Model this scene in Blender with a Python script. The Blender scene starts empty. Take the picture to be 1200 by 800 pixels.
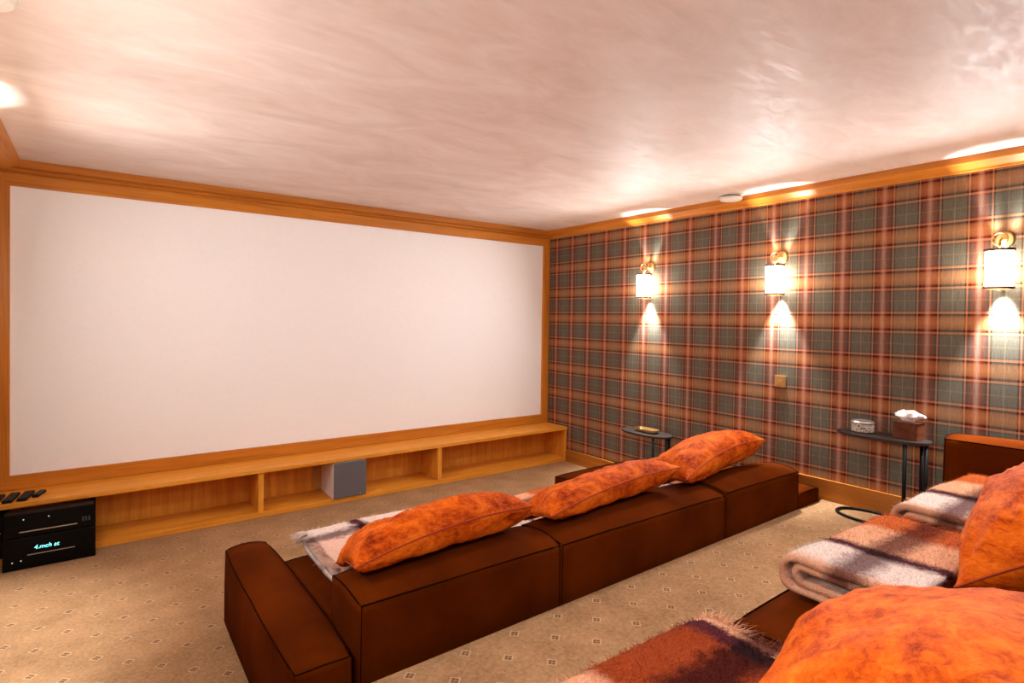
import bpy, bmesh, math, random
from mathutils import Vector, Matrix, noise
PI = math.pi
random.seed(7)
SC = bpy.context.scene
COL = SC.collection

# ------------------------------------------------------------------ camera, world, exposure
CAM = (-4.2165, -5.0, 1.573)
YAW, PITCH, ROLL, FPX, SY = .6383, -.0148, .0142, 660.29, 17.44
def make_camera():
    cd = bpy.data.cameras.new('camera'); co = bpy.data.objects.new('camera', cd); COL.objects.link(co)
    f = Vector((math.sin(YAW)*math.cos(PITCH), math.cos(YAW)*math.cos(PITCH), math.sin(PITCH)))
    r = Vector((math.cos(YAW), -math.sin(YAW), 0)); u = r.cross(f)
    r2 = r*math.cos(ROLL)+u*math.sin(ROLL); u2 = u*math.cos(ROLL)-r*math.sin(ROLL)
    M = Matrix((( r2.x, u2.x, -f.x, CAM[0]), (r2.y, u2.y, -f.y, CAM[1]), (r2.z, u2.z, -f.z, CAM[2]), (0, 0, 0, 1)))
    co.matrix_world = M
    cd.sensor_fit = 'HORIZONTAL'; cd.sensor_width = 36; cd.lens = 36*FPX/1200
    cd.shift_y = -SY/1200; cd.clip_start = .02
    SC.camera = co
make_camera()
w = bpy.data.worlds.new('world'); SC.world = w; w.use_nodes = True
w.node_tree.nodes['Background'].inputs[0].default_value = (1, .9, .8, 1)
w.node_tree.nodes['Background'].inputs[1].default_value = .3
SC.view_settings.view_transform = 'Standard'; SC.view_settings.look = 'None'
SC.view_settings.gamma = 1; SC.view_settings.use_curve_mapping = False
SC.view_settings.exposure = 1.02
LAMP_SPOT, LAMP_GLOW, SHADE_EMIT, REAR_FILL = 90, 8.7, 16, 33   # lamp strengths, the last for the added rear fill lights

# ------------------------------------------------------------------ node helpers
def lin(c):
    return tuple(((v/255+.055)/1.055)**2.4 if v > 10 else v/255/12.92 for v in c)+(1,)
class NT:
    def __init__(s, name, rough=.6, spec=.3):
        s.m = bpy.data.materials.new(name); s.m.use_nodes = True; s.t = s.m.node_tree
        s.b = s.t.nodes['Principled BSDF']; s.b.inputs['Roughness'].default_value = rough
        s.b.inputs['Specular IOR Level'].default_value = spec
    def n(s, k, **kw):
        x = s.t.nodes.new(k)
        for a, v in kw.items(): setattr(x, a, v)
        return x
    def l(s, a, b): s.t.links.new(a, b)
    def setin(s, sock, v):
        if hasattr(v, 'is_linked') or hasattr(v, 'links'): s.l(v, sock)
        else: sock.default_value = v
    def math(s, op, a, b=0., c=None):
        x = s.n('ShaderNodeMath', operation=op); s.setin(x.inputs[0], a); s.setin(x.inputs[1], b)
        if c is not None: s.setin(x.inputs[2], c)
        return x.outputs[0]
    def mix(s, f, a, b, mode='MIX'):
        x = s.n('ShaderNodeMix', data_type='RGBA', blend_type=mode)
        s.setin(x.inputs[0], f); s.setin(x.inputs[6], a); s.setin(x.inputs[7], b); return x.outputs[2]
    def ramp(s, f, stops, interp='LINEAR'):
        x = s.n('ShaderNodeValToRGB'); cr = x.color_ramp; cr.interpolation = interp
        while len(cr.elements) < len(stops): cr.elements.new(.5)
        for e, (p, c) in zip(cr.elements, stops): e.position = p; e.color = c
        s.setin(x.inputs[0], f); return x.outputs[0]
    def coord(s, k='Object'): return s.n('ShaderNodeTexCoord').outputs[k]
    def mapping(s, v, scale=(1, 1, 1), loc=(0, 0, 0), rot=(0, 0, 0)):
        x = s.n('ShaderNodeMapping'); s.l(v, x.inputs[0]); x.inputs['Scale'].default_value = scale
        x.inputs['Location'].default_value = loc; x.inputs['Rotation'].default_value = rot; return x.outputs[0]
    def noise(s, v, scale, detail=3, rough=.5, dist=0):
        x = s.n('ShaderNodeTexNoise'); s.l(v, x.inputs['Vector']); x.inputs['Scale'].default_value = scale
        x.inputs['Detail'].default_value = detail; x.inputs['Roughness'].default_value = rough
        x.inputs['Distortion'].default_value = dist; return x.outputs['Fac']
    def sep(s, v):
        x = s.n('ShaderNodeSeparateXYZ'); s.l(v, x.inputs[0]); return x.outputs
    def bump(s, h, strength=.3, dist=.01):
        x = s.n('ShaderNodeBump'); s.l(h, x.inputs['Height']); x.inputs['Strength'].default_value = strength
        x.inputs['Distance'].default_value = dist; s.l(x.outputs[0], s.b.inputs['Normal'])
    def base(s, v): s.setin(s.b.inputs['Base Color'], v); return s.m
def plain(name, c, rough=.5, metal=0, spec=.3):
    t = NT(name, rough, spec); t.b.inputs['Metallic'].default_value = metal
    nz = t.noise(t.coord(), 40, 2)
    c = lin(c); c2 = tuple(x*.95 for x in c[:3])+(1,)
    return t.base(t.mix(nz, c, c2))
def wood(name, axis, c1, c2, rough=.42):
    t = NT(name, rough, .35); sc = [26, 26, 26]; sc[axis] = 1.3
    v = t.mapping(t.coord(), tuple(sc))
    a = t.noise(v, 1, 5, .6, .4)
    sc = [150, 150, 150]; sc[axis] = 4
    b = t.noise(t.mapping(t.coord(), tuple(sc)), 1, 2, .5)
    f = t.math('ADD', t.math('MULTIPLY', a, .7), t.math('MULTIPLY', b, .3))
    t.bump(b, .06, .003)
    return t.base(t.ramp(f, [(.32, lin(c2)), (.66, lin(c1))]))
OAK1, OAK2 = (240, 164, 58), (206, 124, 28)
M = {}
M['oak_x'] = wood('oak grain along the wall', 0, OAK1, OAK2)
M['oak_y'] = wood('oak grain in depth', 1, (196, 122, 40), (156, 90, 22), .55)
M['oak_z'] = wood('oak upright grain', 2, OAK1, OAK2)
M['frame_x'] = wood('frame oak lengthwise', 0, (216, 136, 42), (178, 102, 22))
M['frame_z'] = wood('frame oak upright', 2, (216, 136, 42), (178, 102, 22))
M['corn_x'] = wood('cornice oak lengthwise', 0, (202, 124, 38), (164, 92, 20))
M['corn_y'] = wood('cornice oak in depth', 1, (214, 136, 46), (176, 102, 24))
M['groove'] = plain('dark groove', (60, 30, 14), .8)

def mat_ceiling():
    t = NT('polished plaster ceiling', .5, .3)
    v = t.coord()
    a = t.noise(t.mapping(v, (1.1, 2.2, 1), rot=(0, 0, .5)), 1.6, 6, .62, 1.2)
    b = t.noise(t.mapping(v, (5, 16, 1), rot=(0, 0, .35)), 1.5, 5, .6, .8)
    f = t.math('ADD', t.math('MULTIPLY', a, .76), t.math('MULTIPLY', b, .24))
    t.setin(t.b.inputs['Roughness'], t.math('MULTIPLY_ADD', b, .5, .34))
    t.bump(b, .08, .01)
    return t.base(t.ramp(f, [(.34, lin((218, 197, 182))), (.5, lin((230, 211, 199))), (.66, lin((238, 224, 214)))]))
M['ceiling'] = mat_ceiling()
def mat_carpet(name, pa, pb):
    t = NT(name, .95, .1); v = t.coord(); x, y, z = t.sep(v)[0:3]; P = .231
    u = t.math('DIVIDE', t.math('SUBTRACT', t.math('ADD', x, y), pa), P)
    w = t.math('DIVIDE', t.math('SUBTRACT', t.math('SUBTRACT', x, y), pb), P)
    def cen(a): return t.math('SUBTRACT', t.math('FRACT', t.math('ADD', a, .5)), .5)
    cu, cw = cen(u), cen(w)
    au, aw = t.math('ABSOLUTE', cu), t.math('ABSOLUTE', cw)
    mx = t.math('MAXIMUM', au, aw)
    def less(a, b): return t.math('LESS_THAN', a, b)
    outer = t.math('MULTIPLY', less(mx, .112), t.math('GREATER_THAN', mx, .088))
    du, dw = t.math('SUBTRACT', au, .042), t.math('SUBTRACT', aw, .042)
    d2 = t.math('ADD', t.math('MULTIPLY', du, du), t.math('MULTIPLY', dw, dw))
    dots = less(d2, .0011)
    n1 = t.noise(v, 260, 3, .7); n2 = t.noise(v, 5, 4, .6); n3 = t.noise(v, 60, 3, .6)
    f = t.math('ADD', t.math('MULTIPLY', n1, .35), t.math('ADD', t.math('MULTIPLY', n2, .3), t.math('MULTIPLY', n3, .35)))
    c = t.ramp(f, [(.34, lin((128, 94, 62))), (.66, lin((194, 150, 108)))])
    c = t.mix(t.math('MULTIPLY', outer, .36), c, lin((236, 208, 174)))
    c = t.mix(t.math('MULTIPLY', dots, .7), c, lin((84, 52, 34)))
    cu2, cw2 = cen(t.math('ADD', u, .5)), w
    sp = less(t.math('ADD', t.math('ABSOLUTE', cen(t.math('ADD', u, .5))), t.math('ABSOLUTE', cen(t.math('ADD', w, .0)))), .035)
    c = t.mix(t.math('MULTIPLY', sp, .45), c, lin((110, 74, 50)))
    t.bump(n1, .5, .004)
    return t.base(c)
M['carpet_low'] = mat_carpet('motif carpet', -.0413, -.0488)
M['carpet_high'] = mat_carpet('motif carpet on the platform', -.0608, -.1059)

def mat_plaid(name, ax=1):
    t = NT(name, .8, .25); v = t.coord(); s = t.sep(v); yy, zz = s[ax], s[2]
    TY, TZ = .2535, .279
    fy = t.math('ABSOLUTE', t.math('SUBTRACT', t.math('FRACT', t.math('ADD', t.math('DIVIDE', t.math('ADD', yy, .158), TY), .5)), .5))  # 0 at stripe centre
    G, L, D, Mr, C = lin((98, 94, 80)), lin((186, 112, 76)), lin((30, 8, 5)), lin((132, 42, 20)), lin((186, 146, 132))
    def st(p, c): return (min(1, p*2), c)
    warp = t.ramp(t.math('MULTIPLY', fy, 2), [st(0, C), st(.04, lin((170, 112, 88))), st(.075, Mr), st(.14, lin((104, 30, 14))), st(.165, lin((60, 16, 8))), st(.19, D), st(.2, lin((120, 60, 40))), st(.207, L), st(.228, L), st(.238, D), st(.255, lin((44, 26, 20))), st(.275, G), st(.484, G), st(.491, lin((132, 120, 98))), st(.5, lin((132, 120, 98)))])
    # weft: bands, 0 at the centre of the tan band
    fz = t.math('ABSOLUTE', t.math('SUBTRACT', t.math('FRACT', t.math('ADD', t.math('DIVIDE', t.math('SUBTRACT', zz, 1.303), TZ), .5)), .5))
    T = lin((152, 100, 58))
    weft = t.ramp(t.math('MULTIPLY', fz, 2), [st(0, lin((184, 126, 74))), st(.12, lin((164, 106, 60))), st(.15, lin((118, 64, 32))), st(.17, lin((36, 10, 5))), st(.196, lin((36, 10, 5))), st(.206, lin((190, 126, 84))), st(.245, lin((180, 116, 78))), st(.262, lin((70, 58, 48))), st(.3, lin((94, 90, 78))), st(.478, lin((94, 90, 78))), st(.487, lin((120, 106, 80))), st(.5, lin((120, 106, 80)))])
    tw = t.n('ShaderNodeTexWave', wave_type='BANDS', bands_direction='DIAGONAL'); t.l(v, tw.inputs[0]); tw.inputs['Scale'].default_value = 75
    tw.inputs['Distortion'].default_value = .6
    nz = t.noise(t.mapping(v, (1, 170, 170)), 1, 4, .8)
    k = t.math('MULTIPLY_ADD', tw.outputs['Fac'], .12, .44)
    c = t.mix(k, warp, weft)
    # fine threads
    th = t.noise(t.mapping(v, (1, 420, 14) if ax == 1 else (420, 1, 14)), 1, 2)
    c = t.mix(1., c, t.ramp(t.math('ADD', t.math('MULTIPLY', nz, .6), t.math('MULTIPLY', th, .4)), [(.3, (.4, .37, .34, 1)), (.7, (1.55, 1.55, 1.55, 1))]), 'MULTIPLY')
    t.bump(nz, .15, .002)
    return t.base(c)
M['plaid'] = mat_plaid('tartan wool wallcovering', 1)
M['plaid_back'] = mat_plaid('tartan wool wallcovering on the rear wall', 0)
M['screen'] = plain('matte projection cloth', (255, 252, 250), .75, 0, .2)

def mat_sofa():
    t = NT('rust brown wool felt', .95, .02); v = t.coord()
    n1 = t.noise(v, 420, 3, .7); n2 = t.noise(v, 3, 3, .5)
    f = t.math('ADD', t.math('MULTIPLY', n1, .5), t.math('MULTIPLY', n2, .5))
    t.b.inputs['Sheen Weight'].default_value = .0; t.b.inputs['Sheen Tint'].default_value = lin((190, 100, 50))
    t.b.inputs['Sheen Roughness'].default_value = .5
    t.bump(n1, .3, .002)
    return t.base(t.ramp(f, [(.34, lin((62, 20, 1))), (.66, lin((100, 40, 3)))]))
M['sofa'] = mat_sofa()
M['piping'] = plain('dark brown piping', (34, 11, 3), .95, 0, .02)
def mat_velvet():
    t = NT('crushed orange velvet', .7, .1); v = t.coord()
    n1 = t.noise(t.mapping(v, (1, 1, 1.6), rot=(.2, .3, .5)), 5.5, 6, .7, .7)
    n2 = t.noise(t.mapping(v, (1, 1, 2), rot=(.4, .2, .9)), 34, 5, .75, .6)
    f = t.math('ADD', t.math('MULTIPLY', n1, .6), t.math('MULTIPLY', n2, .4))
    t.b.inputs['Sheen Weight'].default_value = .03; t.b.inputs['Sheen Tint'].default_value = lin((255, 150, 70))
    t.b.inputs['Sheen Roughness'].default_value = .35
    t.bump(n2, .25, .01)
    return t.base(t.ramp(f, [(.36, lin((112, 30, 0))), (.44, lin((172, 62, 0))), (.51, lin((206, 88, 6))), (.62, lin((228, 114, 24)))]))
M['velvet'] = mat_velvet()
M['velvet_seam'] = plain('dark orange velvet seam', (168, 62, 22), .8)

def mat_throw(name, us, vs):
    """brushed mohair check: UV u runs along the length, v across the folds"""
    t = NT(name, .95, .1); uv = t.n('ShaderNodeUVMap').outputs[0]
    ob = t.coord(); wob = t.noise(ob, 26, 6, .8)
    s = t.sep(uv)
    u = t.math('ADD', s[0], t.math('MULTIPLY', t.math('SUBTRACT', wob, .5), .13))
    vv = t.math('ADD', s[1], t.math('MULTIPLY', t.math('SUBTRACT', wob, .5), .13))
    cu = t.ramp(u, us); cv = t.ramp(vv, vs)
    c = t.mix(1., cu, cv, 'MULTIPLY')
    n1 = t.noise(t.mapping(ob, (1, 3, 2)), 90, 4, .75)
    c = t.mix(1., c, t.ramp(n1, [(.34, (.76, .68, .66, 1)), (.62, (1.15, 1.15, 1.15, 1))]), 'MULTIPLY')
    t.bump(n1, .8, .012)
    return t.base(c)
CR, PE, OR, RU, PU = lin((255, 234, 222)), lin((248, 184, 144)), lin((218, 108, 50)), lin((164, 68, 26)), lin((92, 36, 44))
W1 = (1, 1, 1, 1)
def vw(c, k): return tuple(1-(1-x)*k for x in c[:3])+(1,)
THROW_V = [(0, W1), (.25, W1), (.29, vw(PU, .75)), (.34, vw(PU, .8)), (.38, W1), (.6, W1), (.64, vw(PU, .8)), (.69, vw(PU, .75)), (.73, W1), (1, W1)]

M['black'] = plain('black metal', (14, 12, 12), .5, .1, .2)
M['blackgloss'] = plain('black glossy panel', (7, 7, 8), .4, 0, .12)
M['darktop'] = plain('dark bronze table top', (62, 52, 46), .45, .4)
M['brass'] = plain('polished brass', (240, 200, 132), .28, 1)
M['bronze'] = plain('dark bronze band', (120, 84, 48), .4, .7)
M['silver'] = plain('brushed silver', (190, 188, 184), .35, .8)
M['greygrille'] = plain('grey speaker cloth', (104, 98, 98), .9)
M['whitebox'] = plain('white lacquer', (232, 220, 212), .5)
M['whiteplastic'] = plain('white plastic', (240, 232, 222), .45)
M['rubber'] = plain('dark rubber key', (70, 66, 64), .7)
M['tissue'] = plain('white tissue', (250, 244, 240), .9)
M['burr'] = wood('dark walnut', 0, (120, 62, 32), (72, 32, 16), .3)
M['cable'] = plain('pale grey cable', (150, 165, 176), .6)
def mat_ceramic():
    t = NT('patterned ceramic', .25, .5); v = t.coord()
    x = t.n('ShaderNodeTexVoronoi'); t.l(v, x.inputs['Vector']); x.inputs['Scale'].default_value = 95
    return t.base(t.ramp(x.outputs['Distance'], [(.3, lin((60, 50, 46))), (.42, lin((206, 192, 174)))]))
M['ceramic'] = mat_ceramic()
def emis(name, c, s):
    t = NT(name, .5); t.b.inputs['Emission Color'].default_value = lin(c); t.b.inputs['Emission Strength'].default_value = s
    return t.base(lin(c))
M['shade'] = emis('lit glass rods', (255, 246, 236), SHADE_EMIT)
M['display'] = emis('cyan display glow', (120, 235, 240), 1.2)
M['led'] = emis('small white led', (200, 210, 220), .25)

# ------------------------------------------------------------------ object helpers
def tag(o, label=None, cat=None, group=None, kind=None):
    if label: o['label'] = label
    if cat: o['category'] = cat
    if group: o['group'] = group
    if kind: o['kind'] = kind
    return o
def thing(name, loc, label, cat, group=None):
    o = bpy.data.objects.new(name, None); COL.objects.link(o); o.location = loc; o.empty_display_size = .05
    return tag(o, label, cat, group)
def origin_of(p):
    v = Vector((0, 0, 0))
    while p is not None: v += p.location; p = p.parent
    return v
class MB:
    """collects shapes in world coordinates and links them as one mesh object"""
    def __init__(s): s.bm = bmesh.new(); s.uv = None
    def raw(s, vs, fs):
        v = [s.bm.verts.new(p) for p in vs]
        for f in fs:
            try: s.bm.faces.new([v[i] for i in f])
            except ValueError: pass
        return s
    def box(s, x0, x1, y0, y1, z0, z1, bev=0):
        vs = [(x, y, z) for x in (x0, x1) for y in (y0, y1) for z in (z0, z1)]
        t = bmesh.new(); v = [t.verts.new(p) for p in vs]
        for f in [(0, 1, 3, 2), (4, 6, 7, 5), (0, 4, 5, 1), (2, 3, 7, 6), (0, 2, 6, 4), (1, 5, 7, 3)]: t.faces.new([v[i] for i in f])
        bmesh.ops.recalc_face_normals(t, faces=t.faces)
        if bev: bmesh.ops.bevel(t, geom=t.edges[:]+t.verts[:], offset=bev, segments=2, affect='EDGES', profile=.6)
        s.join(t); return s
    def join(s, t):
        mp = {v: s.bm.verts.new(v.co) for v in t.verts}
        for f in t.faces:
            try: s.bm.faces.new([mp[v] for v in f.verts])
            except ValueError: pass
        t.free()
    def tube(s, pts, r, n=8, closed=False, cap=True):
        pts = [Vector(p) for p in pts]; N = len(pts); rings = []
        up = Vector((0, 0, 1))
        for i, p in enumerate(pts):
            a = pts[(i-1) % N] if (closed or i) else p; b = pts[(i+1) % N] if (closed or i < N-1) else p
            d = (b-a).normalized() if (b-a).length > 1e-9 else Vector((1, 0, 0))
            ref = up if abs(d.z) < .9 else Vector((1, 0, 0))
            e1 = d.cross(ref).normalized(); e2 = e1.cross(d)
            rr = r[i] if isinstance(r, (list, tuple)) else r
            rings.append([s.bm.verts.new(p+e1*rr*math.cos(k*2*PI/n)+e2*rr*math.sin(k*2*PI/n)) for k in range(n)])
        for i in range(N if closed else N-1):
            A, B = rings[i], rings[(i+1) % N]
            # match rotation to avoid twists
            best = min(range(n), key=lambda o: (A[0].co-B[o].co).length)
            for k in range(n):
                try: s.bm.faces.new([A[k], A[(k+1) % n], B[(k+1+best) % n], B[(k+best) % n]])
                except ValueError: pass
        if cap and not closed: s.bm.faces.new(rings[0]); s.bm.faces.new(rings[-1][::-1])
        return s
    def lathe(s, prof, c, n=32, axis='z'):
        rings = []
        for r, h in prof:
            ring = []
            for k in range(n):
                a = k*2*PI/n; q = (r*math.cos(a), r*math.sin(a), h)
                if axis == 'x': q = (h, q[0], q[1])
                if axis == 'y': q = (q[0], h, q[1])
                ring.append(s.bm.verts.new((c[0]+q[0], c[1]+q[1], c[2]+q[2])))
            rings.append(ring)
        for A, B in zip(rings, rings[1:]):
            for k in range(n): s.bm.faces.new([A[k], A[(k+1) % n], B[(k+1) % n], B[k]])
        s.bm.faces.new(rings[0][::-1]); s.bm.faces.new(rings[-1])
        return s
    def prism(s, poly, axis, a, b):
        """poly: list of 2D points in the plane normal to axis, extruded from a to b"""
        def P(p, h): return {'x': (h, p[0], p[1]), 'y': (p[0], h, p[1]), 'z': (p[0], p[1], h)}[axis]
        A = [s.bm.verts.new(P(p, a)) for p in poly]; B = [s.bm.verts.new(P(p, b)) for p in poly]
        n = len(poly)
        s.bm.faces.new(A); s.bm.faces.new(B[::-1])
        for k in range(n): s.bm.faces.new([A[k], B[k], B[(k+1) % n], A[(k+1) % n]])
        return s
    def build(s, name, m, parent=None, loc=None, smooth=False, fixn=True):
        if fixn: bmesh.ops.recalc_face_normals(s.bm, faces=s.bm.faces)
        o_ = origin_of(parent) if parent is not None else Vector(loc or (0, 0, 0))
        L = Vector(loc)-o_ if (parent is not None and loc is not None) else Vector((0, 0, 0))
        for v in s.bm.verts: v.co -= o_+L
        me = bpy.data.meshes.new(name); s.bm.to_mesh(me); s.bm.free()
        me.materials.append(m if not isinstance(m, str) else M[m])
        if smooth: me.polygons.foreach_set('use_smooth', [True]*len(me.polygons))
        o = bpy.data.objects.new(name, me); COL.objects.link(o)
        o.parent = parent; o.location = L if parent is not None else o_
        return o
def struct(name, mb, m, **k): return tag(mb.build(name, m, **k), kind='structure')

# ------------------------------------------------------------------ the room
XL, YB, ZC, ZP = -4.76, -7.3, 2.57, .306
def EDGE(x): return -3.105-.07*(-x)/3.7        # front edge of the raised platform
struct('floor', MB().box(XL-.1, .1, YB-.1, .1, -.1, 0), 'carpet_low')
struct('floor_platform', MB().prism([(XL, YB), (0, YB), (0, EDGE(0)), (XL, EDGE(XL))], 'z', .001, ZP), 'carpet_high')
struct('ceiling', MB().box(XL-.1, .1, YB-.1, .1, ZC, ZC+.1), 'ceiling')
struct('wall_right', MB().box(0, .1, YB, 0, 0, ZC), 'plaid')
struct('wall_front', MB().box(XL-.1, .1, 0, .1, 0, ZC), 'frame_x')
struct('wall_left', MB().box(XL-.1, XL, YB, 0, 0, ZC), 'plaid')
struct('wall_back', MB().box(XL-.1, .1, YB-.1, YB, 0, ZC), 'plaid_back')
# cornices: fascia over a sloping cove
def corn(d, x=0, s=-1):
    P = [(x, ZC), (x+s*d, ZC), (x+s*d, ZC-.04), (x+s*(d-.012), ZC-.046), (x+s*d*.35, ZC-.072), (x+s*d*.28, ZC-.084), (x, ZC-.084)]
    return P
struct('trim_1', MB().prism(corn(.085), 'y', YB, 0), 'corn_y')
struct('trim_2', MB().prism([(a, b) for a, b in corn(.15, XL, 1)], 'y', YB, 0), 'corn_y')
m = MB(); m.prism([(0, ZC), (-.085, ZC), (-.085, ZC-.05), (-.06, ZC-.056), (-.045, ZC-.058), (-.045, ZC-.07), (-.05, ZC-.075), (-.04, ZC-.084), (0, ZC-.084)], 'x', XL, 0)
struct('trim_3', m, 'corn_x')
# skirting
m = MB(); m.box(-.018, 0, EDGE(0)-.0, -.38, 0, .128); m.box(-.02, 0, EDGE(0), -.38, .128, .135)
struct('baseboard_right', m, 'oak_y')
m = MB(); m.box(-.018, 0, YB, EDGE(0)-.002, ZP, .444); m.box(-.022, 0, YB, -2.6, .444, .452); m.box(-.018, 0, EDGE(0)-.002, -2.6, .136, .444)
struct('baseboard_right_platform', m, 'oak_y')
struct('baseboard_left', MB().box(XL, XL+.018, YB, EDGE(XL)-.002, ZP, .452), 'oak_y')

# ------------------------------------------------------------------ projection screen and its frame
A0, A1, ZT, ZB, ZF = -.0905, -4.6643, 2.4017, .4774, 2.486
t = thing('projection_screen', (-2.38, 0, .477), 'large blank white projection screen in an oak frame filling the end wall', 'projection screen')
MB().box(A1-.01, A0+.01, -.012, -.001, ZB-.01, ZT+.01).build('screen_surface', 'screen', t)
def member(poly): # polygon in x,z extruded in y
    return MB().prism(poly, 'y', -.035, -.001)
LX, RX, BZ = XL+.012, -.003, .384
member([(LX, ZF-.002), (RX, ZF-.002), (A0, ZT), (A1, ZT)]).build('frame_rail', 'frame_x', t)
member([(LX, BZ), (RX, BZ), (A0, ZB), (A1, ZB)]).build('frame_rail', 'frame_x', t)
member([(LX, BZ), (LX, ZF-.002), (A1, ZT), (A1, ZB)]).build('frame_stile', 'frame_z', t)
member([(RX, BZ), (RX, ZF-.002), (A0, ZT), (A0, ZB)]).build('frame_stile', 'frame_z', t)

# ------------------------------------------------------------------ low oak bench with open bays
SD, SZ = -.379, .3807
t = thing('low_bench', (-2.38, -.19, 0), 'long low oak bench with open bays under the projection screen', 'bench')
MB().box(XL+.003, -.003, SD, -.001, .35, SZ, .003).build('bench_top', 'oak_x', t)
MB().box(XL+.003, -.003, -.02, -.001, .04, .349).build('back_panel', 'oak_z', t)
m = MB(); m.box(XL+.003, -.003, SD+.012, -.001, .002, .042, .002)
m.build('bottom_board', 'oak_x', t)
for x in (-3.175, -1.60):
    MB().box(x-.02, x+.02, SD+.012, -.021, .0425, .3495, .002).build('divider', 'oak_z', t)
MB().box(-.03, -.004, SD+.012, -.021, .0425, .3495, .002).build('end_panel', 'oak_z', t)
MB().box(-4.235, -4.205, -.25, -.021, .0425, .3495).build('equipment_panel', 'black', t)

# ------------------------------------------------------------------ subwoofer
t = thing('subwoofer', (-2.47, -.22, .0425), 'cube subwoofer with grey front and white sides in the middle bench bay', 'subwoofer')
MB().box(-2.612, -2.328, -.37, -.05, .0425, .343, .006).build('cabinet', 'whitebox', t)
MB().box(-2.610, -2.330, -.386, -.371, .045, .341, .004).build('front_grille', 'greygrille', t)
MB().lathe([(.006, -.39), (.006, -.386)], (-2.385, 0, .062), 16, 'y').build('badge', 'silver', t)
pts = [(-2.655, -.04, .3), (-2.66, -.05, .2), (-2.655, -.06, .1), (-2.64, -.07, .05)]
tag(MB().tube(pts, .005, 8).build('cable', 'cable', loc=(-2.64, -.06, .05), smooth=True), 'thin pale cable hanging behind the subwoofer', 'cable')

# ------------------------------------------------------------------ black equipment under the bench
t = thing('amplifier', (-4.43, -.33, .002), 'wide black home cinema amplifier with a cyan display standing on the carpet', 'amplifier')
MB().box(-4.655, -4.205, -.49, -.385, .0, .19, .004).build('body', 'black', t)
MB().box(-4.655, -4.205, -.5, -.491, .002, .188, .002).build('front_plate', 'blackgloss', t)
MB().box(-4.54, -4.31, -.503, -.5005, .083, .088).build('trim_strip', 'silver', t)
k = MB().lathe([(.014, -.512), (.015, -.5005)], (-4.262, 0, .088), 24, 'y').build('knob', 'blackgloss', t, smooth=False)
for x in (-4.61, -4.57): MB().lathe([(.004, -.503), (.004, -.5005)], (x, 0, .052 if x < -4.6 else .056), 12, 'y').build('indicator_light', 'led', t)
fc = bpy.data.curves.new('display_text', 'FONT'); fc.body = '4.mch at'; fc.size = .035; fc.extrude = .0005; fc.shear = .2
fo = bpy.data.objects.new('display_text', fc); COL.objects.link(fo)
dg = bpy.context.evaluated_depsgraph_get(); me = bpy.data.meshes.new_from_object(fo.evaluated_get(dg)); bpy.data.objects.remove(fo)
fo = bpy.data.objects.new('display_text', me); COL.objects.link(fo); me.materials.clear(); me.materials.append(M['display'])
fo.parent = t; fo.rotation_euler = (PI/2, 0, 0); fo.location = Vector((-4.51, -.5025, .115))-t.location
for x in (-4.62, -4.24):
    for y in (-.47,): pass
t = thing('disc_player', (-4.42, -.33, .192), 'black disc player with a silver strip on top of the amplifier', 'disc player')
MB().box(-4.65, -4.215, -.47, -.385, .192, .335, .004).build('body', 'black', t)
MB().box(-4.65, -4.215, -.48, -.471, .194, .333, .002).build('front_plate', 'blackgloss', t)
MB().box(-4.58, -4.3, -.484, -.4805, .222, .228).build('trim_strip', 'silver', t)
for i in range(3): MB().box(-4.275+i*.016, -4.265+i*.016, -.483, -.4805, .235, .262).build('button', 'rubber', t)
for x in (-4.56, -4.44): MB().lathe([(.004, -.4835), (.004, -.4805)], (x, 0, .30), 12, 'y').build('indicator_light', 'led', t)
t = thing('set_top_box', (-4.71, -.25, .0425), 'black box with a small silver line at the left end of the bench bay', 'media box')
MB().box(-4.745, -4.665, -.36, -.06, .0425, .30, .004).build('body', 'black', t)
MB().box(-4.735, -4.675, -.364, -.3605, .20, .204).build('trim_strip', 'silver', t)

def remote(x, y, a, w, l, label):
    t = thing('remote_control', (x, y, SZ), label, 'remote control', 'remote controls on the bench')
    R_ = Matrix.Rotation(a, 4, 'Z')
    def put(mb, name, mat, z0=SZ):
        for v in mb.bm.verts: v.co = R_ @ v.co + Vector((x, y, z0))
        mb.build(name, mat, t)
    put(MB().box(-w/2, w/2, -l/2, l/2, .001, .02, .006), 'body', 'black')
    for i in range(3):
        for j in range(5):
            put(MB().box(-w/2+.008+i*(w-.016)/3, -w/2+.008+(i+.62)*(w-.016)/3, -l/2+.02+j*l/6.6, -l/2+.032+j*l/6.6, .0202, .023), 'button', 'rubber')
remote(-4.705, -.27, -.12, .05, .19, 'leftmost black remote control on the bench, half cut by the photo edge')
remote(-4.635, -.265, -.15, .05, .19, 'second black remote control from the left on the bench')
remote(-4.565, -.262, -.15, .052, .19, 'third long black remote control, next to the short one')
remote(-4.50, -.25, -.3, .036, .12, 'short black remote control lying at the right of the others')

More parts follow.
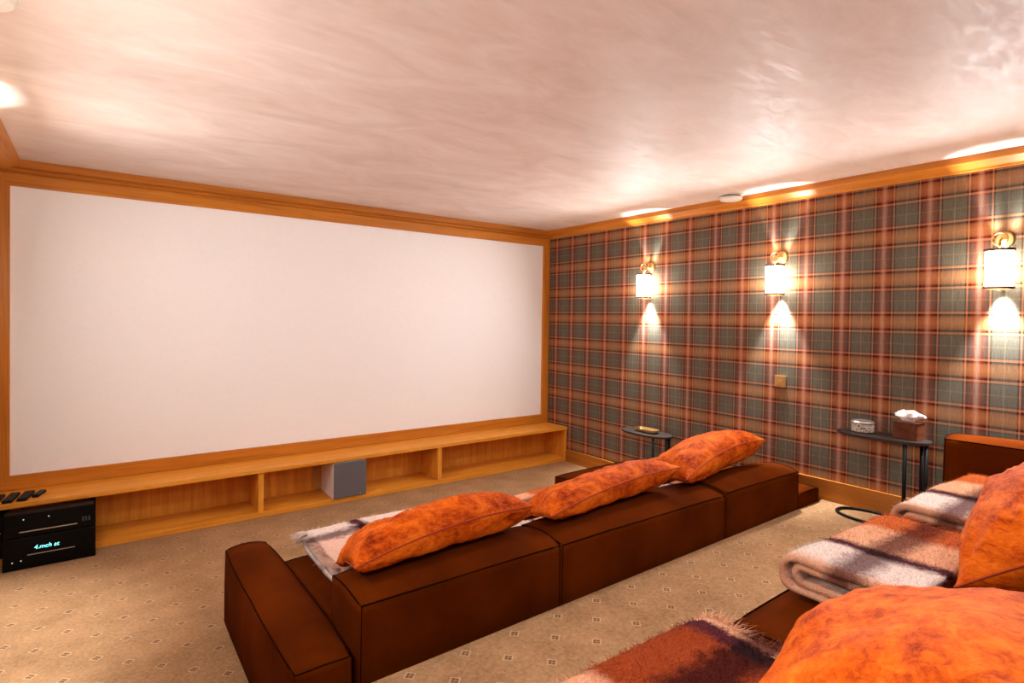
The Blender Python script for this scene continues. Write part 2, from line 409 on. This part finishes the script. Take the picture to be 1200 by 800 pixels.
# ------------------------------------------------------------------ upholstery helpers
def softbox(x0, x1, y0, y1, z0, z1, crown=.03, side=.016, n=14, long_axis='x', seed=0):
    """upholstered block: crowned top, gently swollen sides; returns (MB, top edge loops, corner lines)"""
    hx, hy, hz = (x1-x0)/2, (y1-y0)/2, (z1-z0); cx, cy = (x0+x1)/2, (y0+y1)/2
    def F(u, v, w):   # u,v in [-1,1], w in [0,1]
        ww = min(1, max(0, w)); pr = math.sin(PI*min(1, ww*.62+.06))*(.55+.45*math.sin(PI*ww))
        sx = side*((1-abs(v)**2.4)*pr-(.12*ww**3)*abs(v)**6)
        sy = side*((1-abs(u)**2.4)*pr-(.12*ww**3)*abs(u)**6)
        if long_axis == 'x': c = crown*((1-v*v)*(1-.3*u**4)-.22*u**4)
        else: c = crown*((1-u*u)*(1-.6*v**4)-.2*v**4)
        x = cx+u*(hx+sx); y = cy+v*(hy+sy); z = z0+hz*w+c*w**3
        z += .003*noise.noise(Vector((x*3+seed, y*3, z*3)))*w
        return Vector((x, y, z))
    bm = bmesh.new(); cache = {}
    def V(i, j, k):
        if (i, j, k) not in cache: cache[(i, j, k)] = bm.verts.new(F(rm(2*i/n-1), rm(2*j/n-1), (rm(2*k/n-1)+1)/2))
        return cache[(i, j, k)]
    def rm(t):        # crowd rows near the edges so they stay crisp but slightly round
        return math.copysign(abs(t)**.8, t)
    for a in range(n):
        for b in range(n):
            bm.faces.new([V(a, b, n), V(a+1, b, n), V(a+1, b+1, n), V(a, b+1, n)])
            bm.faces.new([V(a, b, 0), V(a, b+1, 0), V(a+1, b+1, 0), V(a+1, b, 0)])
            bm.faces.new([V(a, 0, b), V(a+1, 0, b), V(a+1, 0, b+1), V(a, 0, b+1)])
            bm.faces.new([V(a, n, b), V(a, n, b+1), V(a+1, n, b+1), V(a+1, n, b)])
            bm.faces.new([V(0, a, b), V(0, a, b+1), V(0, a+1, b+1), V(0, a+1, b)])
            bm.faces.new([V(n, a, b), V(n, a+1, b), V(n, a+1, b+1), V(n, a, b+1)])
    edges = [e for e in bm.edges if len(e.link_faces) == 2 and e.calc_face_angle(0) > .9]
    bmesh.ops.bevel(bm, geom=edges, offset=.010, segments=2, affect='EDGES', profile=.55, clamp_overlap=True)
    loop = []
    N = 20
    for i in range(N): loop.append(F(2*i/N-1, -1, 1))
    for i in range(N): loop.append(F(1, 2*i/N-1, 1))
    for i in range(N): loop.append(F(1-2*i/N, 1, 1))
    for i in range(N): loop.append(F(-1, 1-2*i/N, 1))
    cors = [[F(u, v, .03+w*.97/8) for w in range(9)] for u in (-1, 1) for v in (-1, 1)]
    mb = MB(); mb.bm.free(); mb.bm = bm
    return mb, loop, cors
def block(name, parent, *a, **k):
    mb, loop, cors = softbox(*a, **k)
    o = mb.build(name, 'sofa', parent, smooth=True)
    p = MB(); C_ = sum(loop, Vector())/len(loop)
    p.tube([q+(C_-q).normalized()*.003 for q in loop], .0034, 6, closed=True)
    for c in cors: p.tube([q+Vector(((C_.x-q.x), (C_.y-q.y), 0)).normalized()*.005 for q in c], .003, 6)
    p.build('piping', 'piping', o, smooth=True)
    return o

# ------------------------------------------------------------------ front sofa (lower floor, backs to the platform)
t = thing('sectional_sofa', (-1.9, -2.5, 0), 'long low rust-brown sectional sofa on the lower floor facing the screen', 'sofa')
YR = -3.10
block('left_arm', t, -3.685, -3.49, YR-.012, -1.885, .02, .39, crown=.03, side=.026, long_axis='y', seed=1)
block('backrest', t, -3.458, -2.512, YR, -2.80, .02, .55, crown=.034, seed=2)
block('backrest', t, -2.506, -1.218, YR, -2.79, .02, .55, crown=.034, seed=3)
block('backrest', t, -1.212, -.352, YR, -2.80, .02, .56, crown=.036, seed=4)
block('right_arm', t, -.345, -.065, YR, -1.90, .02, .40, crown=.02, side=.008, long_axis='y', seed=5)
block('seat', t, -3.456, -2.516, -2.782, -2.05, .02, .33, crown=.02, seed=6)
block('seat', t, -2.508, -1.36, -2.772, -2.05, .02, .33, crown=.02, seed=7)
block('seat', t, -1.352, -.36, -2.782, -1.72, .02, .36, crown=.03, seed=8)

# ------------------------------------------------------------------ rear sofa (on the platform)
t = thing('sectional_sofa', (-2.2, -4.6, ZP), 'rust-brown sectional sofa on the raised platform in the foreground right', 'sofa')
block('seat', t, -2.645, -1.40, -4.93, -4.035, ZP+.015, .655, crown=.022, seed=9)
block('seat', t, -3.75, -2.652, -4.93, -4.05, ZP+.015, .640, crown=.03, seed=10)
block('seat', t, -1.395, -.36, -4.93, -4.035, ZP+.015, .655, crown=.022, seed=11)
block('right_arm', t, -.33, -.05, -5.28, -3.90, ZP+.015, .925, crown=.02, side=.02, long_axis='y', seed=12)
block('backrest', t, -2.645, -1.40, -5.28, -4.94, ZP+.015, .88, crown=.03, seed=13)
block('backrest', t, -3.75, -2.652, -5.28, -4.94, ZP+.015, .88, crown=.03, seed=14)
block('backrest', t, -1.395, -.345, -5.28, -4.94, ZP+.015, .88, crown=.03, seed=15)

# ------------------------------------------------------------------ velvet cushions
def cushion(c, thick, label, group, seed=0, sag=0, n=44, pinch=.07, ears=0, arch=0, wr=.012, rest=None, lift=.05, flop=None, soft=False):
    """c: four corner points (front-left, front-right, rear-right, rear-left)"""
    P00, P10, P11, P01 = [Vector(p) for p in c]
    cen = (P00+P10+P11+P01)/4
    base = Vector((cen.x, cen.y, min(p.z for p in (P00, P10, P11, P01))))
    nrm = (P10-P00).cross(P01-P00).normalized()
    if nrm.z < 0: nrm = -nrm
    def mid(u, v):
        a, b = (u+1)/2, (v+1)/2
        # pinch the sides inwards between the corners
        pu = 1-pinch*(1-v*v)**1.0*abs(u)**3; pv = 1-pinch*(1-u*u)*abs(v)**3
        a, b = (u*pu+1)/2, (v*pv+1)/2
        p = P00*(1-a)*(1-b)+P10*a*(1-b)+P11*a*b+P01*(1-a)*b
        p = p+nrm*(arch*(1-u*u)-sag*(1-v*v))+Vector((0, 0, lift*(1-u*u)*(v+1)/2))
        if flop:
            for (fu, fv, vec) in flop:
                w_ = max(0, 1-math.hypot(u-fu, v-fv)/.55)**1.5; p = p+Vector(vec)*w_
        return p
    def th(u, v, s):
        e = (max(0, (1-abs(u)**2.5))*max(0, (1-abs(v)**2.5)))**.62 if soft else max(0, (1-abs(u)**5))**.46*max(0, (1-abs(v)**3.2))**.52
        q = Vector((u*1.7+seed*3.1, v*1.3+seed, s*2.0))
        w1 = noise.noise(q*1.3)*.5
        # creases radiating from the corners
        cr = 0
        for cu in (-1, 1):
            for cv in (-1, 1):
                d = math.hypot(u-cu, v-cv); an = math.atan2(v-cv, u-cu)
                cr += math.exp(-d*2.2)*math.sin(an*13+seed*2+cu+2*cv)*min(1, d*3)
        w2 = (1-abs(noise.noise(Vector((u*2.4+seed, v*5.5-seed, s)))*2))*.6
        return e*thick*.5*(1+.22*w1)+min(1, e*3)*wr*(cr*1.3-w2+.6*noise.noise(q*6))
    bm = bmesh.new(); uvv = [[None]*(n+1) for _ in range(n+1)]; lo = [[None]*(n+1) for _ in range(n+1)]
    def tt(i): x = 2*i/n-1; return math.copysign(1-(1-abs(x))**1.35, x)
    for i in range(n+1):
        for j in range(n+1):
            u, v = tt(i), tt(j); p = mid(u, v)
            def cl(q):
                if rest is None: return q
                h = rest(q); return Vector((q.x, q.y, h+(max(0, q.z-h)**2+.0002)**.5)) if q.z < h+.02 else q
            uvv[i][j] = bm.verts.new(cl(p+nrm*th(u, v, 0)))
            lo[i][j] = uvv[i][j] if i in (0, n) or j in (0, n) else bm.verts.new(cl(p-nrm*th(u, v, 5)))
    for i in range(n):
        for j in range(n):
            bm.faces.new([uvv[i][j], uvv[i+1][j], uvv[i+1][j+1], uvv[i][j+1]])
            f = [lo[i][j], lo[i][j+1], lo[i+1][j+1], lo[i+1][j]]
            bm.faces.new(f)
    mb = MB(); mb.bm.free(); mb.bm = bm
    t = thing('velvet_cushion', base, label, 'cushion', group)
    o = mb.build('cover', 'velvet', t, smooth=True)
    loop = [mid(tt(i), -1) for i in range(n)]+[mid(1, tt(i)) for i in range(n)]+[mid(-tt(i), 1) for i in range(n)]+[mid(-1, -tt(i)) for i in range(n)]
    if rest: loop = [Vector((q.x, q.y, max(q.z, rest(q)+.012))) for q in loop]
    MB().tube(loop, .0035, 6, closed=True).build('seam', 'velvet_seam', t, smooth=True)
    return t
def rest_front(q):
    a = min(1, max(0, (-2.60-q.y)/.19)); v = min(1, abs((q.y+2.95)/.15)); return (.465+(.561+.034*(1-v*v)-.465)*a*a*(3-2*a))
def rest_rear(q):
    a = min(1, max(0, (-4.86-q.y)/.08)); return .69+(.90-.69)*a*a*(3-2*a)
FG = 'orange velvet cushions on the front sofa back'
cushion([(-3.37, -2.60, .50), (-2.64, -2.52, .55), (-2.57, -2.97, .70), (-3.44, -3.0, .64)], .235,
        'long orange velvet cushion at the left end of the front sofa back', FG, 1, rest=rest_front, lift=.035, pinch=.04)
cushion([(-2.38, -2.60, .50), (-1.66, -2.54, .55), (-1.47, -2.97, .72), (-2.49, -3.0, .64)], .205,
        'middle of the three orange velvet cushions along the front sofa back', FG, 2, rest=rest_front, lift=.035, pinch=.04)
cushion([(-1.30, -2.60, .54), (-.78, -2.52, .64), (-.46, -2.92, .75), (-1.46, -3.0, .65)], .25,
        'orange velvet cushion propped at the right end of the front sofa back', FG, 4, rest=rest_front, lift=.06)
RG = 'orange velvet cushions on the rear sofa'
cushion([(-3.46, -4.46, .80), (-2.66, -4.36, .80), (-2.58, -4.90, .93), (-3.46, -4.98, 1.03)], .37,
        'nearest big orange velvet cushion at the bottom right of the photo', RG, 5, wr=.007, rest=rest_rear, lift=.03, soft=True)
cushion([(-2.18, -4.46, .80), (-1.22, -4.34, .80), (-1.20, -4.84, 1.12), (-2.12, -4.80, 1.04)], .36,
        'orange velvet cushion behind the nearest one, at the right edge', RG, 6, rest=rest_rear, lift=.02, soft=True)

# ------------------------------------------------------------------ folded mohair throws
def throw(x0, x1, yf, yb, z0, mat, label, group, layers=4, th=.022, seed=0, pile=9000, fringe='right', rot=0, fr_col=None, flen=.022, rev=False):
    """folded blanket: the layers wrap round the front edge (yf); the fold axis runs along x"""
    rnd = random.Random(seed)
    cx, cy = (x0+x1)/2, (yf+yb)/2
    D = abs(yf-yb); prof = []
    gap = th*1.12; rl = gap/2
    # concentric folds: U-turns at the front and at the rear, bottom layer first
    H = layers*gap
    prof.append((yb, 0))
    ysgn = 1 if yf > yb else -1
    def line(y0_, y1_, z, k=10):
        for i in range(1, k+1): prof.append((y0_+(y1_-y0_)*i/k, z))
    def turn(y, z, s, r, k=7):
        for i in range(1, k+1):
            a = -PI/2+PI*i/k; prof.append((y+s*r*math.cos(a)*1.25, z+r+r*math.sin(a)))
    # outer wrap
    line(yb, yf-ysgn*H/2, 0, 14)
    turn(yf-ysgn*H/2, 0, ysgn, (H-gap)/2, 12)
    line(yf-ysgn*H/2, yb, H-gap, 16)
    outer = list(prof)
    # inner curl, seen at the end of the fold
    prof = [(yb, gap)]; line(yb, yf-ysgn*H/2, gap, 12); turn(yf-ysgn*(H/2+.01), gap, ysgn, max(.004, (H-3*gap)/2), 8)
    line(yf-ysgn*(H/2+.01), yb+ysgn*.05, H-2*gap, 12)
    inner = list(prof)
    NX = 26; Rm = Matrix.Rotation(rot, 3, 'Z')
    tpos = Vector((cx, cy, z0)); t = thing('folded_throw', tpos, label, 'throw', group)
    bm = bmesh.new(); uvl = bm.loops.layers.uv.new('UVMap'); samples = []
    def W(x, y, z, off):
        zz = z0+z+th/2+.006*noise.noise(Vector((x*5+seed, y*5, off)))*(.3+z*10)+.012*z/H*math.sin(x*4+seed)
        yy = y+.010*noise.noise(Vector((x*4+seed, z*20, 3)))
        xx = x+.012*noise.noise(Vector((y*6, z*30+seed, off+7)))
        q = Rm @ Vector((xx-cx, yy-cy, 0)); return Vector((q.x+cx, q.y+cy, max(z0+.004, zz)))
    for pi, pr in enumerate((outer, inner)):
        n = len(pr); tot = [0]
        for a, b in zip(pr, pr[1:]): tot.append(tot[-1]+math.hypot(b[0]-a[0], b[1]-a[1]))
        nm = []
        for i in range(n):
            a, b = pr[max(0, i-1)], pr[min(n-1, i+1)]; d = Vector((b[0]-a[0], b[1]-a[1])).normalized(); nm.append(Vector((d.y, -d.x)))
        g = [[[None, None] for _ in range(n)] for _ in range(NX+1)]
        xa = x0+(.0 if pi == 0 else .006); xb = x1-(.0 if pi == 0 else .006)
        for i in range(NX+1):
            u = i/NX; x = xa+(xb-xa)*u
            for j in range(n):
                for s_ in (0, 1):
                    e = (th/2)*(1 if s_ == 0 else -1)*(.82 if i in (0, NX) else 1)
                    g[i][j][s_] = bm.verts.new(W(x, pr[j][0]+nm[j].x*e, pr[j][1]+nm[j].y*e, pi))
        def face(vs, uvs):
            try: f = bm.faces.new(vs)
            except ValueError: return
            for l, q in zip(f.loops, uvs): l[uvl].uv = q
        for i in range(NX):
            for j in range(n-1):
                V0, V1 = tot[j]/tot[-1], tot[j+1]/tot[-1]; U0, U1 = i/NX, (i+1)/NX
                for s_ in (0, 1): face([g[i][j][s_], g[i+1][j][s_], g[i+1][j+1][s_], g[i][j+1][s_]], [(U0, V0), (U1, V0), (U1, V1), (U0, V1)])
        for j in range(n-1):
            V0, V1 = tot[j]/tot[-1], tot[j+1]/tot[-1]
            for i in (0, NX): face([g[i][j][0], g[i][j+1][0], g[i][j+1][1], g[i][j][1]], [(i/NX, V0), (i/NX, V1), (i/NX, V1), (i/NX, V0)])
        for i in range(NX):
            for j in (0, n-1): face([g[i][j][0], g[i+1][j][0], g[i+1][j][1], g[i][j][1]], [(i/NX, j/(n-1)), ((i+1)/NX, j/(n-1)), ((i+1)/NX, j/(n-1)), (i/NX, j/(n-1))])
        if pi == 0: GO, TO, NO = g, tot, n
    bmesh.ops.recalc_face_normals(bm, faces=bm.faces)
    # brushed pile: fine fibres standing on the outer faces
    cand = [f for f in bm.faces if f.calc_center_median().z > z0+.012]
    ars = [f.calc_area() for f in cand]
    vs, fs, uvs = [], [], []
    def fibre(p, d, L, wd, q):
        side = d.cross(Vector((rnd.uniform(-1, 1), rnd.uniform(-1, 1), rnd.uniform(-1, 1)))).normalized()*wd
        bend = Vector((rnd.uniform(-1, 1), rnd.uniform(-1, 1), rnd.uniform(-.7, .1)))*L*.45
        k = len(vs); vs.extend([p-side, p+side, p+d*L*.55+side*.6+bend*.3, p+d*L*.55-side*.6+bend*.3, p+d*L+bend])
        fs.append((k, k+1, k+2, k+3)); fs.append((k+3, k+2, k+4)); uvs.extend([q]*7)
    for f in rnd.choices(cand, weights=ars, k=pile):
        a, b = rnd.random(), rnd.random(); L = [l for l in f.loops]
        def bi(A, B, C_, D_): return (A*(1-a)+B*a)*(1-b)+(D_*(1-a)+C_*a)*b
        p = bi(*[l.vert.co for l in L]); q = bi(*[l[uvl].uv.copy() for l in L])
        d = (f.normal+Vector((rnd.uniform(-1, 1), rnd.uniform(-1, 1), rnd.uniform(-.5, .5)))*1.0).normalized()
        fibre(p-f.normal*.001, d, rnd.uniform(.5, 1.2)*flen, .0007, (q.x, q.y))
    me = bpy.data.meshes.new('blanket')
    for v in bm.verts: v.co -= tpos
    bm.to_mesh(me); me.materials.append(mat); me.polygons.foreach_set('use_smooth', [True]*len(me.polygons))
    o = bpy.data.objects.new('blanket', me); COL.objects.link(o); o.parent = t
    def strands(name, parent):
        me = bpy.data.meshes.new(name); me.from_pydata([v-tpos for v in vs], [], fs)
        lay = me.uv_layers.new(name='UVMap')
        flat = []
        for q in uvs: flat.extend((q[0], q[1]))
        lay.data.foreach_set('uv', flat); me.materials.append(mat)
        o2 = bpy.data.objects.new(name, me); COL.objects.link(o2); o2.parent = parent; tag(o2, kind='stuff'); return o2
    strands('pile', o)
    vs, fs, uvs = [], [], []
    # fringe: tassels along the chosen end of the top layer
    ends = {'right': (NX, 1), 'left': (0, -1)}
    for side in ([fringe] if fringe in ends else []):
        ii, sg = ends[side]
        for j in range(NO-1):
            if GO[ii][j][0].co is None: continue
        for k in range(150):
            j = rnd.uniform(NO*.45, NO-2); a = j-int(j); j = int(j)
            p = Vector(GO[ii][j][0].co)*(1-a)+Vector(GO[ii][j+1][0].co)*a+tpos
            q = (ii/NX, (TO[j]*(1-a)+TO[j+1]*a)/TO[-1])
            d = (Rm @ Vector((sg, 0, 0))+Vector((0, rnd.uniform(-.4, .4), rnd.uniform(-.35, .25)))).normalized()
            for m_ in range(7):
                fibre(p+Vector((0, rnd.uniform(-.003, .003), rnd.uniform(-.006, .002))), d, rnd.uniform(.03, .065), .0010, q)
    if vs: strands('fringe', o)
    bm.free()
    return t
mA = mat_throw('mohair check cream and peach', [(0, CR), (.18, CR), (.23, PU), (.27, PE), (.55, PE), (.62, OR), (1, OR)], THROW_V)
mD = mat_throw('mohair check cream and pink', [(0, CR), (.26, CR), (.31, PU), (.35, PU), (.40, CR), (.75, CR), (.82, PE), (1, PE)], [(0, W1), (.20, W1), (.24, vw(PU, .7)), (.28, W1), (.61, W1), (.645, vw(PU, .8)), (.68, vw(PU, .8)), (.72, (1, .80, .70, 1)), (1, (1, .80, .70, 1))])
mB = mat_throw('mohair check rust and plum', [(0, PE), (.40, PE), (.46, RU), (.86, RU), (.90, PU), (.95, PU), (.975, PE), (1, PE)],
               [(0, W1), (.66, W1), (.70, vw(PU, .9)), (.78, vw(PU, .9)), (.83, W1), (1, W1)])
mC = mat_throw('mohair check cream to orange', [(0, PE), (.08, CR), (.28, CR), (.33, PU), (.37, PU), (.42, PE), (.70, PE), (.78, OR), (1, OR)],
               [(0, W1), (.42, W1), (.5, vw(PU, .2)), (.58, W1), (.68, W1), (.74, vw(PU, .85)), (.80, vw(PU, .8)), (.86, W1), (1, W1)])
TF = 'folded mohair throws on the front sofa'
throw(-3.34, -2.58, -2.03, -2.62, .355, mD, 'cream and peach folded throw on the left seat of the front sofa', TF, seed=1, fringe='left', layers=5, th=.02)
throw(-2.36, -1.60, -2.06, -2.60, .355, mA, 'folded check throw on the middle seat, between two orange cushions', TF, seed=2, fringe='left', layers=3, th=.02)
throw(-1.20, -.46, -2.02, -2.58, .392, mA, 'check throw hidden mostly behind the right cushion of the front sofa', TF, seed=3, fringe='right', layers=3, th=.02, pile=3000)
TR = 'folded mohair throws on the rear sofa'
throw(-3.66, -2.88, -4.07, -4.50, .675, mB, 'rust and plum folded throw nearest the camera on the rear sofa', TR, seed=4, fringe='right', layers=4, th=.026, pile=26000, flen=.02)
throw(-2.36, -1.58, -4.03, -4.42, .68, mC, 'thick folded cream and peach throw in the middle of the rear sofa', TR, seed=5, fringe='right', layers=5, th=.021, pile=22000, flen=.016)
throw(-1.42, -.50, -4.03, -4.44, .68, mC, 'folded orange and cream throw nearest the wall on the rear sofa', TR, seed=6, fringe='right', layers=4, th=.026, pile=14000, flen=.016)

# ------------------------------------------------------------------ side tables
def oval(cx, cy, a, b, n=40, p=2.3):
    out = []
    for k in range(n):
        t_ = 2*PI*k/n; c, s = math.cos(t_), math.sin(t_)
        out.append((cx+a*math.copysign(abs(c)**(2/p), c), cy+b*math.copysign(abs(s)**(2/p), s)))
    return out
def side_table(cx, cy, z0, label):
    t = thing('side_table', (cx, cy, z0), label, 'side table', 'dark oval side tables against the tartan wall')
    MB().prism(oval(cx, cy, .135, .265), 'z', z0+.537, z0+.553).build('table_top', 'darktop', t)
    MB().tube([(x, y, z0+.010) for x, y in oval(cx, cy, .13, .255)], .009, 8, closed=True).build('base_ring', 'black', t, smooth=True)
    for (x, y) in [(cx-.100, cy-.16), (cx-.02, cy-.245), (cx+.085, cy-.19)]:
        MB().tube([(x, y, z0+.012), (x, y, z0+.537)], .011, 10).build('leg', 'black', t, smooth=True)
    return t
side_table(-.165, -1.62, 0, 'small dark oval side table in the far corner holding a brass dish')
side_table(-.165, -3.53, ZP, 'dark oval side table on the platform holding the tissue box')
# brass dish
t = thing('trinket_dish', (-.16, -1.62, .553), 'shallow rectangular brass dish on the far side table', 'dish')
def dish(cx, cy, z, a, b, h):
    mb = MB(); bm = mb.bm; rings = []
    for (k, zz) in [(.72, 0), (.95, h*.35), (1, h), (.95, h), (.88, h*.45), (.66, h*.2)]:
        rings.append([bm.verts.new((x, y, z+zz)) for x, y in oval(cx, cy, a*k, b*k, 32, 5)])
    for A, B in zip(rings, rings[1:]):
        for k in range(32): bm.faces.new([A[k], A[(k+1) % 32], B[(k+1) % 32], B[k]])
    bm.faces.new(rings[0][::-1]); bm.faces.new(rings[-1]); return mb
dish(-.16, -1.62, .554, .055, .12, .03).build('bowl', 'brass', t)
# lidded jar
t = thing('lidded_jar', (-.15, -3.41, ZP+.553), 'round patterned ceramic jar with a smooth grey lid', 'jar')
zt = ZP+.554
MB().lathe([(.052, 0), (.064, .006), (.066, .05), (.064, .055)], (-.15, -3.41, zt), 40).build('bowl', 'ceramic', t, smooth=False)
MB().lathe([(.068, .0555), (.069, .065), (.060, .073), (.02, .077)], (-.15, -3.41, zt), 40).build('lid', 'silver', t, smooth=False)
# tissue box
t = thing('tissue_box', (-.13, -3.66, zt), 'dark wooden tissue box with white tissue pulled up', 'tissue box')
m = MB(); m.box(-.195, -.065, -3.73, -3.60, zt, zt+.10, .003); m.build('box', 'burr', t)
MB().box(-.20, -.06, -3.735, -3.595, zt+.1, zt+.108, .002).build('lid', 'burr', t)
mb = MB(); bm = mb.bm; rings = []
for i, (r, h) in enumerate([(.022, 0), (.035, .018), (.055, .034), (.050, .05), (.028, .058)]):
    ring = []
    for k in range(28):
        a = k*2*PI/28; rr = r*(1+.35*math.sin(a*5+i*.8)+.2*noise.noise(Vector((a*2, i, 0))))
        ring.append(bm.verts.new((-.13+rr*math.cos(a), -3.665+rr*1.25*math.sin(a), zt+.106+h+.012*math.sin(a*3+i)*(i/4))))
    rings.append(ring)
for A, B in zip(rings, rings[1:]):
    for k in range(28): bm.faces.new([A[k], A[(k+1) % 28], B[(k+1) % 28], B[k]])
bm.faces.new(rings[-1])
mb.build('tissue', 'tissue', t)

# ------------------------------------------------------------------ wall sconces
def spot(name, parent, loc, aim, power, size, blend, col=(.96, .985, 1), rad=.02):
    d = bpy.data.lights.new(name, 'SPOT'); d.energy = power; d.spot_size = size; d.spot_blend = blend; d.color = col; d.shadow_soft_size = rad
    o = bpy.data.objects.new(name, d); COL.objects.link(o); o.parent = parent
    o.location = Vector(loc)-origin_of(parent)
    o.rotation_euler = Vector(aim).to_track_quat('-Z', 'Y').to_euler(); return o
def sconce(wx, y, s, label, n=26):
    """wx: wall plane, s: direction into the room (-1 for the right wall)"""
    t = thing('wall_sconce', (wx, y, 1.9), label, 'wall lamp', 'brass wall sconces on the tartan wall')
    cx = wx+s*.105
    MB().lathe([(.046, 0), (.046, s*.006), (.040, s*.012), (.014, s*.014), (.012, s*.05)], (wx+s*.001, y, 2.065), 28, 'x').build('backplate', 'brass', t, smooth=False)
    arc = [(wx+s*(.03+.04*math.sin(a)), y, 2.065+.026*math.cos(a)*0-.0+(.02*math.sin(a*2))) for a in [k*PI/2/8 for k in range(9)]]
    arc = [(wx+s*.012, y, 2.065), (wx+s*.045, y, 2.07), (wx+s*.075, y, 2.062), (cx, y, 2.04), (cx, y, 1.99)]
    MB().tube(arc, .007, 10).build('arm', 'brass', t, smooth=True)
    MB().tube([(cx+.06*s*math.cos(a)*0+.0, y+.035*math.cos(a), 2.06+.035*math.sin(a)) for a in [k*2*PI/20 for k in range(20)]], .004, 6, closed=True).build('ring', 'brass', t, smooth=True)
    m = MB()
    for k in range(n):
        a = 2*PI*k/n; m.lathe([(.0074, 1.787), (.0074, 1.993)], (cx+.056*math.cos(a), y+.056*math.sin(a), 0), 8)
    m.build('lamp_shade', 'shade', t, smooth=True)
    for zz in (1.777, 1.990):
        m = MB(); bm = m.bm; R0, R1 = .050, .071; N = 40
        rings = [[bm.verts.new((cx+r*math.cos(2*PI*k/N), y+r*math.sin(2*PI*k/N), z)) for k in range(N)] for r, z in ((R0, zz), (R1, zz), (R1, zz+.014), (R0, zz+.014))]
        for i in range(4):
            A, B = rings[i], rings[(i+1) % 4]
            for k in range(N): bm.faces.new([A[k], A[(k+1) % N], B[(k+1) % N], B[k]])
        m.build('shade_band', 'bronze', t)
    MB().box(min(wx, cx), max(wx, cx), y-.006, y+.006, 1.768, 1.777).build('lower_bracket', 'brass', t)
    lx = wx+s*.034
    spot('uplight', t, (lx, y, 2.015), (-s*.05, 0, 1), LAMP_SPOT*.45, math.radians(60), .7)
    spot('downlight', t, (lx, y, 1.765), (-s*.05, 0, -1), LAMP_SPOT, math.radians(66), .75)
    d = bpy.data.lights.new('glow', 'AREA'); d.shape = 'DISK'; d.size = .16; d.energy = LAMP_GLOW*(1 if s < 0 else .66); d.color = (.95, .98, 1)
    o = bpy.data.objects.new('glow', d); COL.objects.link(o); o.parent = t; o.location = (s*.2, 0, -.01); o.rotation_euler = Vector((s, 0, -.3 if s < 0 else -.14)).to_track_quat('-Z', 'Y').to_euler()
    return t
sconce(0, -1.505, -1, 'brass wall sconce nearest the projection screen')
sconce(0, -2.765, -1, 'middle brass wall sconce, above the brass switch plate')
sconce(0, -4.075, -1, 'brass wall sconce nearest the right edge of the photo')
for y, LL in ((-1.5, 'brass wall sconce on the left wall nearest the screen, outside the photo'), (-2.765, 'middle brass wall sconce on the left wall, outside the photo'), (-4.6, 'rear brass wall sconce on the left wall beside the camera')): sconce(XL, y, 1, LL)

# brass switch plate
t = thing('switch_plate', (0, -2.775, 1.12), 'small square brass switch plate on the tartan wall under the middle sconce', 'switch')
MB().box(-.012, -.0005, -2.818, -2.732, 1.077, 1.163, .003).build('plate', 'brass', t)
MB().box(-.018, -.012, -2.783, -2.767, 1.112, 1.128, .001).build('switch', 'brass', t)

# ------------------------------------------------------------------ ceiling fixtures
def alarm(x, y, r, label, cat='smoke alarm'):
    t = thing('smoke_alarm', (x, y, ZC), label, cat)
    MB().lathe([(r*1.12, -.008), (r*1.12, -.0005)], (x, y, ZC), 40).build('base_plate', 'whiteplastic', t)
    MB().lathe([(r*.86, -.018), (r*.86, -.008)], (x, y, ZC), 40).build('vent_gap', 'black', t)
    MB().lathe([(r*.6, -.045), (r*.92, -.04), (r, -.03), (r, -.018)], (x, y, ZC), 40).build('cover', 'whiteplastic', t, smooth=False)
alarm(-.17, -2.43, .085, 'round white smoke alarm on the ceiling beside the right cornice')
alarm(-4.50, -2.62, .085, 'round white ceiling fixture cut off at the top left corner', 'ceiling fixture')
# unseen fill lights added on the rear ceiling to brighten the room
for x, y, DL in [(-3.3, -4.5, 'added fill light above the camera, over the rear sofa seat'), (-1.9, -5.2, 'added fill light over the rear sofa backrest'), (-3.4, -6.3, 'added fill light at the back left of the room'), (-1.2, -6.3, 'added fill light at the back right of the room')]:
    t = thing('fill_downlight', (x, y, ZC), DL, 'fill light', 'added fill lights at the rear')
    MB().lathe([(.05, -.004), (.05, -.0005)], (x, y, ZC), 24).build('bezel', 'whiteplastic', t)
    d = bpy.data.lights.new('downlight', 'SPOT'); d.energy = REAR_FILL; d.color = (.97, .98, 1); d.spot_size = 2.6; d.spot_blend = .8; d.shadow_soft_size = .08
    o = bpy.data.objects.new('downlight', d); COL.objects.link(o); o.parent = t; o.location = (0, 0, -.012)
